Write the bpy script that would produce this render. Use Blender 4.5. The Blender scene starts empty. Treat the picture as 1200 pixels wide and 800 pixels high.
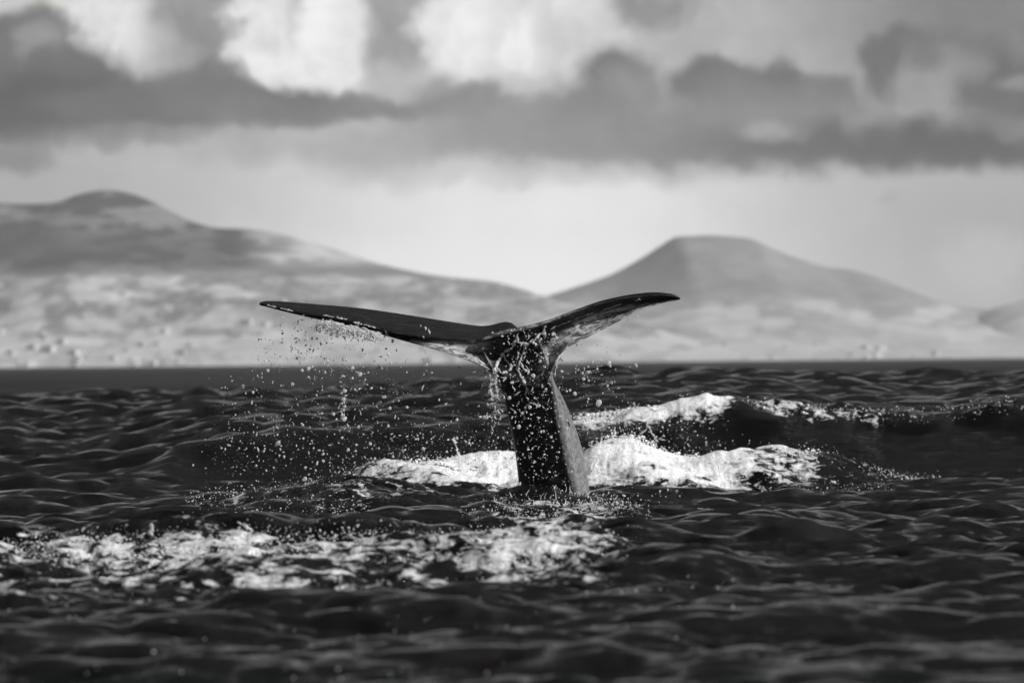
import bpy, math, random
import numpy as np
from mathutils import Vector
from mathutils.bvhtree import BVHTree

S = bpy.context.scene
C = S.collection
R = math.radians

# ------------------------------------------------------------------ camera
CAM_H = 1.36            # camera height over the sea, metres (small boat)
CAM_D = 56.8            # distance from the camera to the tail
F = 200.0 / 36.0 * 1200.0
HOR = 424.0
ROLL = 0.0095           # the boat rolls a little: the horizon climbs to the right
def unroll(px, py): return px - ROLL * (py - 400.0), py + ROLL * (px - 600.0)
cam = bpy.data.cameras.new('camera')
cam.lens = 200.0; cam.sensor_width = 36.0
cam.clip_start = 0.5; cam.clip_end = 60000.0
cam.dof.use_dof = True; cam.dof.focus_distance = 52.5; cam.dof.aperture_fstop = 3.1
co = bpy.data.objects.new('camera', cam); C.objects.link(co)
co.location = (0, -CAM_D, CAM_H)
from mathutils import Matrix
co.rotation_euler = (Matrix.Rotation(R(90) + math.atan((HOR - 400.0) / F), 3, 'X') @ Matrix.Rotation(-ROLL, 3, 'Z')).to_euler()
S.camera = co
S.render.resolution_x = 1024; S.render.resolution_y = 682
S.view_settings.view_transform = 'Standard'; S.view_settings.look = 'None'
S.view_settings.gamma = 1.0; S.view_settings.exposure = 0.0
S.render.film_transparent = False

# ------------------------------------------------------------------ sun
SUN = Vector((0.80, -0.30, 0.55)).normalized()
SUN_EL = math.asin(SUN.z); SUN_AZ = math.atan2(SUN.x, SUN.y)
sl = bpy.data.lights.new('sun', 'SUN'); sl.energy = 5.0; sl.angle = R(0.5); sl.color = (1, 1, 1)
so = bpy.data.objects.new('sun', sl); C.objects.link(so)
so.rotation_euler = (-SUN).to_track_quat('-Z', 'Y').to_euler(); so.location = (0, 0, 50)

# ------------------------------------------------------------------ world: sky with clouds (black and white)
W = bpy.data.worlds.new('World'); S.world = W; W.use_nodes = True
nt = W.node_tree; nt.nodes.clear()
def N(t, **k):
    n = nt.nodes.new(t)
    for a, b in k.items(): setattr(n, a, b)
    return n
def L(a, b): nt.links.new(a, b)
out = N('ShaderNodeOutputWorld'); bg = N('ShaderNodeBackground'); L(bg.outputs[0], out.inputs[0])
bg.inputs['Strength'].default_value = 0.1
sky = N('ShaderNodeTexSky', sky_type='NISHITA', sun_disc=False)
sky.sun_elevation = SUN_EL; sky.sun_rotation = SUN_AZ
sky.air_density = 1.0; sky.dust_density = 2.5
bw = N('ShaderNodeRGBToBW'); L(sky.outputs[0], bw.inputs[0])
tc = N('ShaderNodeTexCoord'); sp = N('ShaderNodeSeparateXYZ'); L(tc.outputs['Generated'], sp.inputs[0])
def M(op, a, b=None, c=None, clamp=False):
    n = N('ShaderNodeMath', operation=op, use_clamp=clamp)
    for i, v in enumerate((a, b, c)):
        if v is None: continue
        if isinstance(v, (int, float)): n.inputs[i].default_value = v
        else: L(v, n.inputs[i])
    return n.outputs[0]
# degrees around the horizon and above it, in units of 1/F (a cloud keeps its direction in the sky)
az = M('ARCTAN2', sp.outputs[0], sp.outputs[1])
el = M('ARCSINE', sp.outputs[2])
ux = M('MULTIPLY_ADD', az, F, 600.0); uy = M('MULTIPLY_ADD', el, -F, HOR)
cb = N('ShaderNodeCombineXYZ'); L(ux, cb.inputs[0]); L(uy, cb.inputs[1])
def warp(vec, scale, amp, detail=4.0):
    s = N('ShaderNodeVectorMath', operation='SCALE'); L(vec, s.inputs[0]); s.inputs[3].default_value = scale
    n = N('ShaderNodeTexNoise', noise_dimensions='2D'); n.inputs['Scale'].default_value = 1.0
    n.inputs['Detail'].default_value = detail; n.inputs['Roughness'].default_value = 0.55
    L(s.outputs[0], n.inputs['Vector'])
    a = N('ShaderNodeVectorMath', operation='SUBTRACT'); L(n.outputs['Color'], a.inputs[0]); a.inputs[1].default_value = (0.5, 0.5, 0.5)
    m = N('ShaderNodeVectorMath', operation='MULTIPLY_ADD'); L(a.outputs[0], m.inputs[0]); m.inputs[1].default_value = (amp, amp * 0.55, 0); L(vec, m.inputs[2])
    return m.outputs[0], n.outputs['Fac']
wv, wf = warp(cb.outputs[0], 0.014, 75.0, 5.0)
wv2, wf2 = warp(wv, 0.05, 13.0, 2.0)
# a thin veil brightens the lower sky
val = None
base = M('MULTIPLY', bw.outputs[0], 1.0)
def layer(prev, cx, cy, rx, ry, b, soft=0.35, amt=1.0, vec=None):
    m = N('ShaderNodeVectorMath', operation='MULTIPLY_ADD'); L(vec or wv2, m.inputs[0])
    m.inputs[1].default_value = (1 / rx, 1 / ry, 0); m.inputs[2].default_value = (-cx / rx, -cy / ry, 0)
    l = N('ShaderNodeVectorMath', operation='LENGTH'); L(m.outputs[0], l.inputs[0])
    mr = N('ShaderNodeMapRange', interpolation_type='SMOOTHSTEP'); L(l.outputs['Value'], mr.inputs[0])
    mr.inputs[1].default_value = 1.0 + soft; mr.inputs[2].default_value = 1.0 - soft
    mr.inputs[3].default_value = 0.0; mr.inputs[4].default_value = amt
    mx = N('ShaderNodeMix', data_type='FLOAT'); L(mr.outputs[0], mx.inputs[0])
    L(prev, mx.inputs[2]); mx.inputs[3].default_value = b
    return mx.outputs[0]
def lin(s): return 10.0 * (s / 12.92 if s <= 0.04045 else ((s + 0.055) / 1.055) ** 2.4)   # strength is 0.1
# pale haze by the horizon; upper sky darkened to darken the wave faces
hz = N('ShaderNodeMapRange', interpolation_type='SMOOTHSTEP'); L(uy, hz.inputs[0])
hz.inputs[1].default_value = -1000.0; hz.inputs[2].default_value = 420.0; hz.inputs[3].default_value = 0.0; hz.inputs[4].default_value = 1.0
mx0 = N('ShaderNodeMix', data_type='FLOAT'); L(hz.outputs[0], mx0.inputs[0]); mx0.inputs[2].default_value = lin(0.15); mx0.inputs[3].default_value = lin(0.80)
mx1 = N('ShaderNodeMix', data_type='FLOAT'); mx1.inputs[0].default_value = 0.93; L(base, mx1.inputs[2]); L(mx0.outputs[0], mx1.inputs[3])
v = mx1.outputs[0]
CLOUDS_VIGNETTE = [
 # cx, cy, rx, ry, brightness, softness, amount
 (620, 330, 520, 160, .84, .9, .9), (640, 340, 260, 110, .92, .95, .8),
 (900, 60, 260, 110, .70, .6, .8), (1160, 20, 180, 90, .50, .8, .9), (260, 40, 110, 70, .57, .6, .9),
 (60, 250, 260, 70, .70, .8, .6), (1180, 280, 260, 120, .66, .95, .85), (0, 230, 190, 60, .66, .95, .8),  # sides, and the corner above: lens vignette put into the sky
 (1150, 310, 60, 35, .74, .6, .7),
 # bright cumulus
 (20, 5, 90, 28, .80, .4, .9), (120, 30, 62, 48, .86, .35, 1), (165, 62, 46, 40, .86, .4, 1), (195, 78, 40, 22, .74, .5, .8),
 (200, 40, 40, 30, .56, .5, .6),
 (330, 30, 62, 55, .88, .3, 1), (300, 75, 50, 38, .89, .35, 1), (385, 45, 55, 62, .91, .3, 1), (370, 95, 60, 34, .90, .3, 1), (430, 80, 10, 35, .84, .6, .7),
 (455, 45, 36, 60, .60, .5, .9), (345, 10, 12, 40, .74, .9, .7), (360, 118, 50, 14, .78, .9, .7), (300, 30, 20, 24, .91, .9, .7), (400, 30, 26, 40, .90, .9, .6), (310, 50, 16, 12, .82, .9, .5),
 (560, 30, 62, 60, .88, .35, 1), (585, 75, 60, 40, .88, .35, 1), (650, 20, 70, 50, .86, .4, 1), (640, 80, 40, 40, .88, .4, 1), (610, 60, 26, 44, .93, .5, .8),
 (545, 40, 30, 34, .91, .9, .7), (600, 95, 34, 18, .80, .9, .7), (640, 45, 12, 40, .78, .9, .6), (520, 60, 14, 40, .84, .9, .6), (150, 40, 24, 20, .89, .9, .6), (480, 100, 46, 30, .74, .5, .9), (525, 112, 40, 22, .62, .5, .8),
 (700, 50, 50, 40, .80, .5, .9), (758, 10, 40, 22, .56, .5, .9),
 # darker fronts and the flat-bottomed band
 (36, 62, 62, 52, .47, .22, 1), (50, 62, 34, 34, .62, .7, .9), (90, 100, 80, 45, .47, .3, 1), (60, 122, 220, 36, .42, .6, 1), (20, 135, 190, 32, .37, .7, .9), (185, 125, 160, 30, .46, .4, 1),
 (290, 120, 90, 22, .48, .4, 1), (330, 132, 130, 18, .50, .5, .9), (240, 95, 50, 28, .48, .5, .9),
 (430, 132, 120, 14, .50, .6, .8), (320, 170, 110, 24, .62, .7, .6), (170, 160, 80, 12, .56, .6, .7), (10, 190, 40, 18, .50, .6, .7),
 (560, 120, 50, 22, .54, .4, .9), (650, 135, 170, 36, .56, .7, .9), (600, 165, 150, 26, .60, .8, .9), (430, 185, 60, 22, .66, .6, .7),
 (722, 92, 52, 36, .50, .45, 1), (735, 108, 36, 20, .58, .9, .8), (690, 120, 40, 20, .54, .7, .9), (820, 95, 34, 26, .48, .35, 1), (860, 110, 60, 30, .50, .4, 1), (915, 105, 28, 30, .48, .4, 1), (950, 120, 60, 26, .50, .4, 1),
 (880, 148, 250, 36, .56, .7, 1), (800, 178, 170, 20, .56, .8, .9), (1000, 172, 180, 26, .46, .6, .95), (900, 155, 34, 12, .64, .6, .9), (1020, 155, 34, 16, .63, .6, .8),
 (1060, 80, 56, 44, .47, .25, 1), (1120, 85, 60, 50, .48, .3, 1), (1090, 100, 44, 36, .62, .5, .9), (1110, 125, 40, 30, .62, .5, .9), (1130, 75, 22, 22, .60, .6, .7), (1085, 62, 24, 20, .49, .5, .9),
 (1185, 110, 60, 44, .46, .4, 1), (1200, 95, 40, 10, .60, .6, .7), (1130, 172, 140, 28, .40, .6, 1), (1190, 150, 60, 14, .54, .6, .7),
 (640, 205, 260, 12, .72, .8, .5), (1040, 232, 20, 10, .66, .7, .6),
]
HAZE = 5.0e-5; AIR = .36     # the haze in front of the sky takes some of the contrast: allow for it
def behind(b, cy):
    e_ = max((HOR - cy) / F, .001); T = math.exp(-HAZE * min(16000.0, 376.0 / e_))
    return max(.2, (lin(b) - 10 * AIR * (1 - T)) / T)
for c in CLOUDS_VIGNETTE:
    cx, cy = unroll(c[0], c[1]); v = layer(v, cx, cy, c[2], c[3], behind(c[4], cy), *c[5:])
fold = N('ShaderNodeMapRange'); L(wf, fold.inputs[0]); fold.inputs[1].default_value = .3; fold.inputs[2].default_value = .7; fold.inputs[3].default_value = .91; fold.inputs[4].default_value = 1.09
fold2 = N('ShaderNodeMapRange'); L(wf2, fold2.inputs[0]); fold2.inputs[1].default_value = .3; fold2.inputs[2].default_value = .7; fold2.inputs[3].default_value = .95; fold2.inputs[4].default_value = 1.05
cl_only = N('ShaderNodeMapRange', interpolation_type='SMOOTHSTEP'); L(uy, cl_only.inputs[0]); cl_only.inputs[1].default_value = 230.0; cl_only.inputs[2].default_value = 150.0
fm_ = N('ShaderNodeMix', data_type='FLOAT'); L(cl_only.outputs[0], fm_.inputs[0]); fm_.inputs[2].default_value = 1.0; L(M('MULTIPLY', fold.outputs[0], fold2.outputs[0]), fm_.inputs[3])
v = M('MULTIPLY', v, fm_.outputs[0])
# unframed sky: noise cloud added to shape the water's reflections, mostly dark
s3 = N('ShaderNodeTexNoise'); s3.inputs['Scale'].default_value = 5.0; s3.inputs['Detail'].default_value = 6.0; L(tc.outputs['Generated'], s3.inputs['Vector'])
r3 = N('ShaderNodeMapRange', interpolation_type='SMOOTHSTEP'); L(s3.outputs[0], r3.inputs[0]); r3.inputs[1].default_value = .48; r3.inputs[2].default_value = .68; r3.inputs[3].default_value = lin(.08); r3.inputs[4].default_value = lin(.50)
e = N('ShaderNodeVectorMath', operation='MULTIPLY_ADD'); L(cb.outputs[0], e.inputs[0]); e.inputs[1].default_value = (1 / 900.0, 1 / 900.0, 0); e.inputs[2].default_value = (-600 / 900.0, -200 / 900.0, 0)
le = N('ShaderNodeVectorMath', operation='LENGTH'); L(e.outputs[0], le.inputs[0])
me = N('ShaderNodeMapRange', interpolation_type='SMOOTHSTEP'); L(le.outputs['Value'], me.inputs[0]); me.inputs[1].default_value = .85; me.inputs[2].default_value = 1.6
hm = N('ShaderNodeMapRange', interpolation_type='SMOOTHSTEP'); L(uy, hm.inputs[0]); hm.inputs[1].default_value = 300.0; hm.inputs[2].default_value = -100.0
mm = M('MULTIPLY', me.outputs[0], hm.outputs[0]); mm = M('MULTIPLY', mm, .8)
mf = N('ShaderNodeMix', data_type='FLOAT'); L(mm, mf.inputs[0]); L(v, mf.inputs[2]); L(r3.outputs[0], mf.inputs[3])
L(mf.outputs[0], bg.inputs['Color'])
W.cycles.sampling_method = 'MANUAL'; W.cycles.sample_map_resolution = 512

# ------------------------------------------------------------------ helpers
rng = np.random.default_rng(7)
random.seed(7)
def P(px, py, y):
    """world point at depth y that a picture position belongs to"""
    d = y + CAM_D; px, py = unroll(px, py)
    return ((px - 600.0) / F * d, y, CAM_H - (py - HOR) / F * d)
def tag(o, label=None, cat=None, group=None, kind=None):
    if label: o['label'] = label
    if cat: o['category'] = cat
    if group: o['group'] = group
    if kind: o['kind'] = kind
    return o
def add_obj(name, me, mat=None, parent=None):
    o = bpy.data.objects.new(name, me); C.objects.link(o)
    if mat and not me.materials: me.materials.append(mat)
    if parent: o.parent = parent
    return o
def mesh_np(name, V, faces, smooth=True):
    """faces: (n,3) or (n,4) array"""
    me = bpy.data.meshes.new(name)
    V = np.asarray(V, np.float32); faces = np.asarray(faces, np.int32)
    k = faces.shape[1]
    me.vertices.add(len(V)); me.vertices.foreach_set('co', V.ravel())
    me.loops.add(faces.size); me.loops.foreach_set('vertex_index', faces.ravel())
    me.polygons.add(len(faces)); me.polygons.foreach_set('loop_start', np.arange(0, faces.size, k, dtype=np.int32))
    me.polygons.foreach_set('loop_total', np.full(len(faces), k, np.int32))
    me.polygons.foreach_set('use_smooth', np.full(len(faces), smooth, bool))
    me.update(calc_edges=True)
    return me
def attr(me, name, a):
    t = me.attributes.new(name, 'FLOAT', 'POINT'); t.data.foreach_set('value', np.asarray(a, np.float32).ravel())
_tab = rng.random((256, 256)).astype(np.float32)
def vnoise(x, y):
    xi = np.floor(x).astype(np.int64); yi = np.floor(y).astype(np.int64)
    fx = (x - xi).astype(np.float32); fy = (y - yi).astype(np.float32)
    fx = fx * fx * fx * (fx * (fx * 6 - 15) + 10); fy = fy * fy * fy * (fy * (fy * 6 - 15) + 10)
    a = _tab[xi & 255, yi & 255]; b = _tab[(xi + 1) & 255, yi & 255]; c = _tab[xi & 255, (yi + 1) & 255]; d = _tab[(xi + 1) & 255, (yi + 1) & 255]
    return (a + (b - a) * fx) * (1 - fy) + (c + (d - c) * fx) * fy
def fbm(x, y, o=4, g=.5):
    r = 0; a = 1; s = 0
    for i in range(o):
        r = r + a * vnoise(x * 2 ** i + 17.3 * i, y * 2 ** i + 9.1 * i); s += a; a *= g
    return r / s
def sst(a, b, x):
    t = np.clip((x - a) / (b - a), 0, 1); return t * t * (3 - 2 * t)
def csp(xs, ys, x):
    """smooth (Catmull-Rom) curve through the points"""
    xs = np.asarray(xs, float); ys = np.asarray(ys, float); x = np.clip(x, xs[0], xs[-1])
    m = np.gradient(ys, xs); i = np.clip(np.searchsorted(xs, x) - 1, 0, len(xs) - 2)
    h = xs[i + 1] - xs[i]; t = (x - xs[i]) / h
    return ys[i] * (2*t**3 - 3*t**2 + 1) + h * m[i] * (t**3 - 2*t**2 + t) + ys[i+1] * (-2*t**3 + 3*t**2) + h * m[i+1] * (t**3 - t**2)

class NB:
    """small node builder for materials"""
    def __init__(s, name):
        s.m = bpy.data.materials.new(name); s.m.use_nodes = True; s.t = s.m.node_tree
        s.b = s.t.nodes['Principled BSDF']
    def n(s, t, **k):
        n = s.t.nodes.new(t)
        for a, b in k.items(): setattr(n, a, b)
        return n
    def l(s, a, b): s.t.links.new(a, b)
    def math(s, op, a, b=None, clamp=False):
        n = s.n('ShaderNodeMath', operation=op, use_clamp=clamp)
        for i, v in enumerate((a, b)):
            if v is None: continue
            if isinstance(v, (int, float)): n.inputs[i].default_value = v
            else: s.l(v, n.inputs[i])
        return n.outputs[0]
    def coords(s, scale=(1, 1, 1)):
        g = s.n('ShaderNodeNewGeometry'); m = s.n('ShaderNodeMapping'); m.inputs['Scale'].default_value = scale
        s.l(g.outputs['Position'], m.inputs['Vector']); return m.outputs[0]
    def noise(s, vec, scale, detail=4, rough=.5, dist=0.0):
        n = s.n('ShaderNodeTexNoise'); n.inputs['Scale'].default_value = scale; n.inputs['Detail'].default_value = detail
        n.inputs['Roughness'].default_value = rough; n.inputs['Distortion'].default_value = dist; s.l(vec, n.inputs['Vector']); return n.outputs['Fac']
    def mr(s, v, a, b, c=0.0, d=1.0, smooth=True):
        n = s.n('ShaderNodeMapRange', interpolation_type='SMOOTHSTEP' if smooth else 'LINEAR'); s.l(v, n.inputs[0])
        for i, q in enumerate((a, b, c, d)):
            if isinstance(q, (int, float)): n.inputs[i + 1].default_value = q
            else: s.l(q, n.inputs[i + 1])
        return n.outputs[0]
    def mix(s, f, a, b):
        n = s.n('ShaderNodeMix', data_type='FLOAT')
        for i, v in ((0, f), (2, a), (3, b)):
            if isinstance(v, (int, float)): n.inputs[i].default_value = v
            else: s.l(v, n.inputs[i])
        return n.outputs[0]
    def attr(s, name):
        n = s.n('ShaderNodeAttribute', attribute_name=name); return n.outputs['Fac']
    def grey(s, v):
        c = s.n('ShaderNodeCombineColor')
        for i in range(3): s.l(v, c.inputs[i])
        return c.outputs[0]

# ------------------------------------------------------------------ materials
def mat_sea():
    b = NB('sea_water'); p = b.b
    w = b.coords((1, 1, 1)); ws = b.coords((1, .55, 1))
    foam_a = b.attr('foam'); rough_a = b.attr('far')
    n1 = b.noise(b.coords((1, .75, 1.6)), 5.2, 8, .66, .6)
    n2 = b.noise(b.coords((1, .7, 1.2)), 14.0, 4, .6)
    nn = b.math('ADD', b.math('MULTIPLY', b.math('ADD', b.math('MULTIPLY', n1, .76), b.math('MULTIPLY', n2, .24)), 1.9), -.45)
    # foam shows where the noise is above a threshold that falls as the foam gets denser
    thr = b.mr(foam_a, 0.0, 1.0, .98, .06, False)
    th2 = b.math('ADD', thr, .14)
    f = b.mr(nn, thr, th2)
    f = b.math('MULTIPLY', f, b.mr(foam_a, .02, .10))
    thick = b.mr(b.math('SUBTRACT', nn, thr), .0, .40, .42, .93); col = b.mix(f, .003, thick)
    b.l(b.grey(col), p.inputs['Base Color'])
    b.l(b.mix(f, b.mix(rough_a, .07, .34), .75), p.inputs['Roughness'])
    p.inputs['IOR'].default_value = 1.33
    gust = b.noise(b.coords((.05, .006, 1)), 1.0, 3, .6)
    b.l(b.mix(rough_a, .66, b.mr(gust, .35, .65, .02, .20)), p.inputs['Specular IOR Level'])
    # ripples
    r1 = b.noise(b.coords((.9, .8, 1)), 5.5, 8, .66, .5)
    r2 = b.noise(ws, 1.1, 3, .5, .4)
    bmp = b.n('ShaderNodeBump'); bmp.inputs['Distance'].default_value = .05
    bmp.inputs['Strength'].default_value = 1.0; b.l(r1, bmp.inputs['Height'])
    b2 = b.n('ShaderNodeBump'); b2.inputs['Distance'].default_value = .10; b.l(r2, b2.inputs['Height']); b.l(b.mix(rough_a, .25, 1.0), b2.inputs['Strength']); b.l(bmp.outputs[0], b2.inputs['Normal'])
    b3 = b.n('ShaderNodeBump'); b3.inputs['Distance'].default_value = .05; b.l(n2, b3.inputs['Height']); b.l(b.math('MULTIPLY', f, .25), b3.inputs['Strength']); b.l(b2.outputs[0], b3.inputs['Normal'])
    b.l(b3.outputs[0], p.inputs['Normal'])
    return b.m
def mat_whale():
    b = NB('wet_whale_skin'); p = b.b
    lo = b.attr('pale')
    n1 = b.noise(b.coords((2.2, 5, 6)), 2.6, 8, .68, 1.3)
    n2 = b.noise(b.coords((5, 5, 1.0)), 6.0, 5, .6, .5)
    mott = b.mr(n1, .42, .60)
    col = b.mix(b.math('MULTIPLY', lo, b.mix(mott, .14, 1.0)), .010, .68)
    col = b.mix(b.attr('flank'), col, b.math('MULTIPLY', b.mix(n2, .15, .28), b.mr(n1, .40, .62, .6, 1.15)))  # sunlit grey of the stock's side, put into the skin colour
    n3 = b.noise(b.coords((1.0, 9, 9)), 2.0, 4, .6, .3)
    col = b.math('ADD', col, b.math('MULTIPLY', b.mr(n3, .5, .72), .028))  # faint wet sheen streaks painted into the skin colour
    b.l(b.grey(col), p.inputs['Base Color'])
    b.l(b.mr(n3, .3, .7, .14, .46, False), p.inputs['Roughness'])
    p.inputs['IOR'].default_value = 1.36
    p.inputs['Specular IOR Level'].default_value = .5
    bm = b.n('ShaderNodeBump'); bm.inputs['Distance'].default_value = .02; bm.inputs['Strength'].default_value = .5; b.l(n1, bm.inputs['Height'])
    b2 = b.n('ShaderNodeBump'); b2.inputs['Distance'].default_value = .008; b2.inputs['Strength'].default_value = .8; b.l(b.math('ADD', n2, n3), b2.inputs['Height']); b.l(bm.outputs[0], b2.inputs['Normal'])
    b.l(b2.outputs[0], p.inputs['Normal'])
    return b.m
def mat_drop(name, base, trans):
    b = NB(name); p = b.b
    p.inputs['Base Color'].default_value = (base, base, base, 1)
    p.inputs['Roughness'].default_value = .15; p.inputs['IOR'].default_value = 1.33
    p.inputs['Transmission Weight'].default_value = trans
    tr = b.n('ShaderNodeBsdfTranslucent'); tr.inputs[0].default_value = (1, 1, 1, 1)
    mx = b.n('ShaderNodeMixShader'); mx.inputs[0].default_value = .45; b.l(p.outputs[0], mx.inputs[1]); b.l(tr.outputs[0], mx.inputs[2])
    b.l(mx.outputs[0], b.t.nodes['Material Output'].inputs['Surface'])
    return b.m
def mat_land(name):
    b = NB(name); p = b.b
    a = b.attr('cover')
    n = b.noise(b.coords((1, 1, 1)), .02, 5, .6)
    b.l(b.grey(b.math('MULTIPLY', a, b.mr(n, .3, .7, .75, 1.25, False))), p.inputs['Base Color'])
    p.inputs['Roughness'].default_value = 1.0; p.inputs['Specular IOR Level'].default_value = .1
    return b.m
def mat_plain(name, v, rough=.8):
    b = NB(name); p = b.b
    n = b.noise(b.coords(), .6, 3)
    b.l(b.grey(b.mr(n, .3, .7, v * .85, v, False)), p.inputs['Base Color']); p.inputs['Roughness'].default_value = rough
    return b.m
M_SEA = mat_sea(); M_WHALE = mat_whale()
M_SPRAY = mat_drop('spray_water', .92, .15); M_DROP = mat_drop('drop_water', .95, .45)

# ------------------------------------------------------------------ the sea
RIDGE_PX = dict(
 E=([-400, 0, 60, 110, 170, 230, 300, 450, 600, 680, 760, 830, 900, 1000, 1080, 1200, 1600],
    [545, 552, 556, 552, 536, 518, 508, 502, 500, 490, 480, 473, 475, 483, 483, 470, 474]),
 T=([-400, 0, 120, 250, 400, 500, 600, 700, 760, 820, 880, 980, 1100, 1200, 1600],
    [468, 470, 468, 465, 462, 457, 451, 444, 446, 440, 443, 445, 443, 443, 443]))
def z_at(py, d): return CAM_H - (py - HOR) / F * d
BUMPS = [ # px, d, height, half width (m), half depth front, half depth back, slant (m per m)
 (892, 44.5, .15, .55, 1.4, 1.2, .6), (820, 36.0, .10, .45, 1.2, 1.2, .9), (1010, 40, .07, .8, 1.2, 1.2, .3), (770, 33.0, .05, .6, 1, 1, -.2),
 (690, 55.0, .02, .35, .8, 1.0, 0), (30, 63.5, .12, .55, 1.4, 1.5, 0), (120, 63.5, .09, .4, 1.2, 1.5, 0), (200, 67, .12, .25, 1.2, 1.2, .2),
 (160, 106, .10, 1.2, 2, 3, 0), (700, 107, .05, .8, 2, 3, 0), (825, 107, .08, .8, 2, 3, 0), (560, 105, .12, 1.5, 2, 3, 0), (1030, 104, .08, 1.5, 2, 3, .2),
 (430, 90, .10, 1.6, 2, 2, .3), (250, 84, .08, 1.4, 2, 2, .2), (1010, 88, .1, 1.6, 2, 2, .1), (650, 80, .07, 1.2, 2, 2, .1),
 (1120, 54, .10, 1.0, 1.6, 1.6, .5), (980, 47.5, .08, 1.3, 1.5, 1.3, .9), (1100, 41, .09, 1.2, 1.3, 1.2, .8), (900, 38.5, .07, 1.2, 1.2, 1.0, .9), (1080, 35, .07, 1.0, 1.2, 1.0, .6), (820, 31, .06, .9, 1.0, .9, .7), (1000, 29.5, .06, .9, 1.0, .9, .6), (560, 30.5, .06, 1.0, 1.0, .9, .3), (300, 29.5, .05, 1.0, 1.0, .9, .2), (120, 31, .05, .9, 1.0, .9, .3), (680, 27.5, .05, .8, .9, .8, .4), (400, 26, .04, .8, .8, .8, .3), (930, 25.5, .04, .7, .8, .8, .4), (150, 51, .07, 1.2, 1.6, 1.6, -.2), (60, 46, .06, 1.0, 1.6, 1.6, .1),
]
def sea_base(px, d):
    """swell height over (sideways place, distance)"""
    zE = z_at(csp(*RIDGE_PX['E'], px) + ROLL * (px - 600), 68.3); zT = z_at(csp(*RIDGE_PX['T'], px) + ROLL * (px - 600), 107.0)
    t = np.clip((d - 65.5) / 2.8, 0, 1)
    z = zE * t ** 1.7
    k = sst(68.3, 107, d)
    pl = zE - .10 * np.sin(np.clip((d - 68.3) / 8.0, 0, 1) * np.pi) * sst(0.1, .5, zE)
    z = np.where(d > 68.3, pl * (1 - k) + zT * k, z)
    z = z * (1 - sst(107, 150, d))
    # breaking ridge in front (foam line)
    cB = csp([-400, 0, 120, 300, 460, 540, 640, 740, 800, 860], [.13, .14, .17, .20, .19, .15, .12, .11, .05, 0], px)
    dB = 38.5 - csp([-400, 600, 740, 900], [0, 0, 1.0, 3.0], px)
    u = d - dB
    z += cB * np.where(u < 0, np.exp(-(u / 2.2) ** 2), np.exp(-(u / 2.8) ** 2))
    # ridge just behind the tail
    cD = csp([-400, 330, 390, 450, 560, 610, 680, 700, 750, 775, 800, 850, 940, 968, 1005, 1045, 1090, 1600],
             [0, 0, .12, .25, .30, .30, .42, .50, .53, .40, .32, .33, .36, .34, .22, .10, 0, 0], px)
    u = d - 60.8
    z += cD * np.where(u < 0, np.exp(-(np.abs(u) / .9) ** 2), np.exp(-(u / 1.6) ** 2))
    # speckled ridge at left
    cG = csp([-400, 190, 240, 330, 400, 460, 540, 1600], [0, 0, .09, .17, .24, .16, 0, 0], px)
    u = d - 54.0
    z += cG * np.where(u < 0, np.exp(-(u / 2.6) ** 2), np.exp(-(u / 1.8) ** 2))
    # churned mound in front of the tail
    cC = csp([-400, 500, 560, 640, 700, 750, 800, 1600], [0, 0, .04, .06, .08, .06, 0, 0], px)
    u = d - 50.0
    z += cC * np.exp(-(u / 4.2) ** 2)
    x = (px - 600) / F * d
    for bpx, bd, h, hw, f_, bk, sl_ in BUMPS:
        if bd < 55 and bpx > 700: h = h * 1.4
        x0 = (bpx - 600) / F * bd
        u = d - bd - sl_ * (x - x0); q = (x - x0) / hw
        z += h * np.exp(-np.abs(q) ** 1.6) * np.where(u < 0, np.exp(-(u / f_) ** 2), np.exp(-(u / bk) ** 2))
    return z
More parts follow.
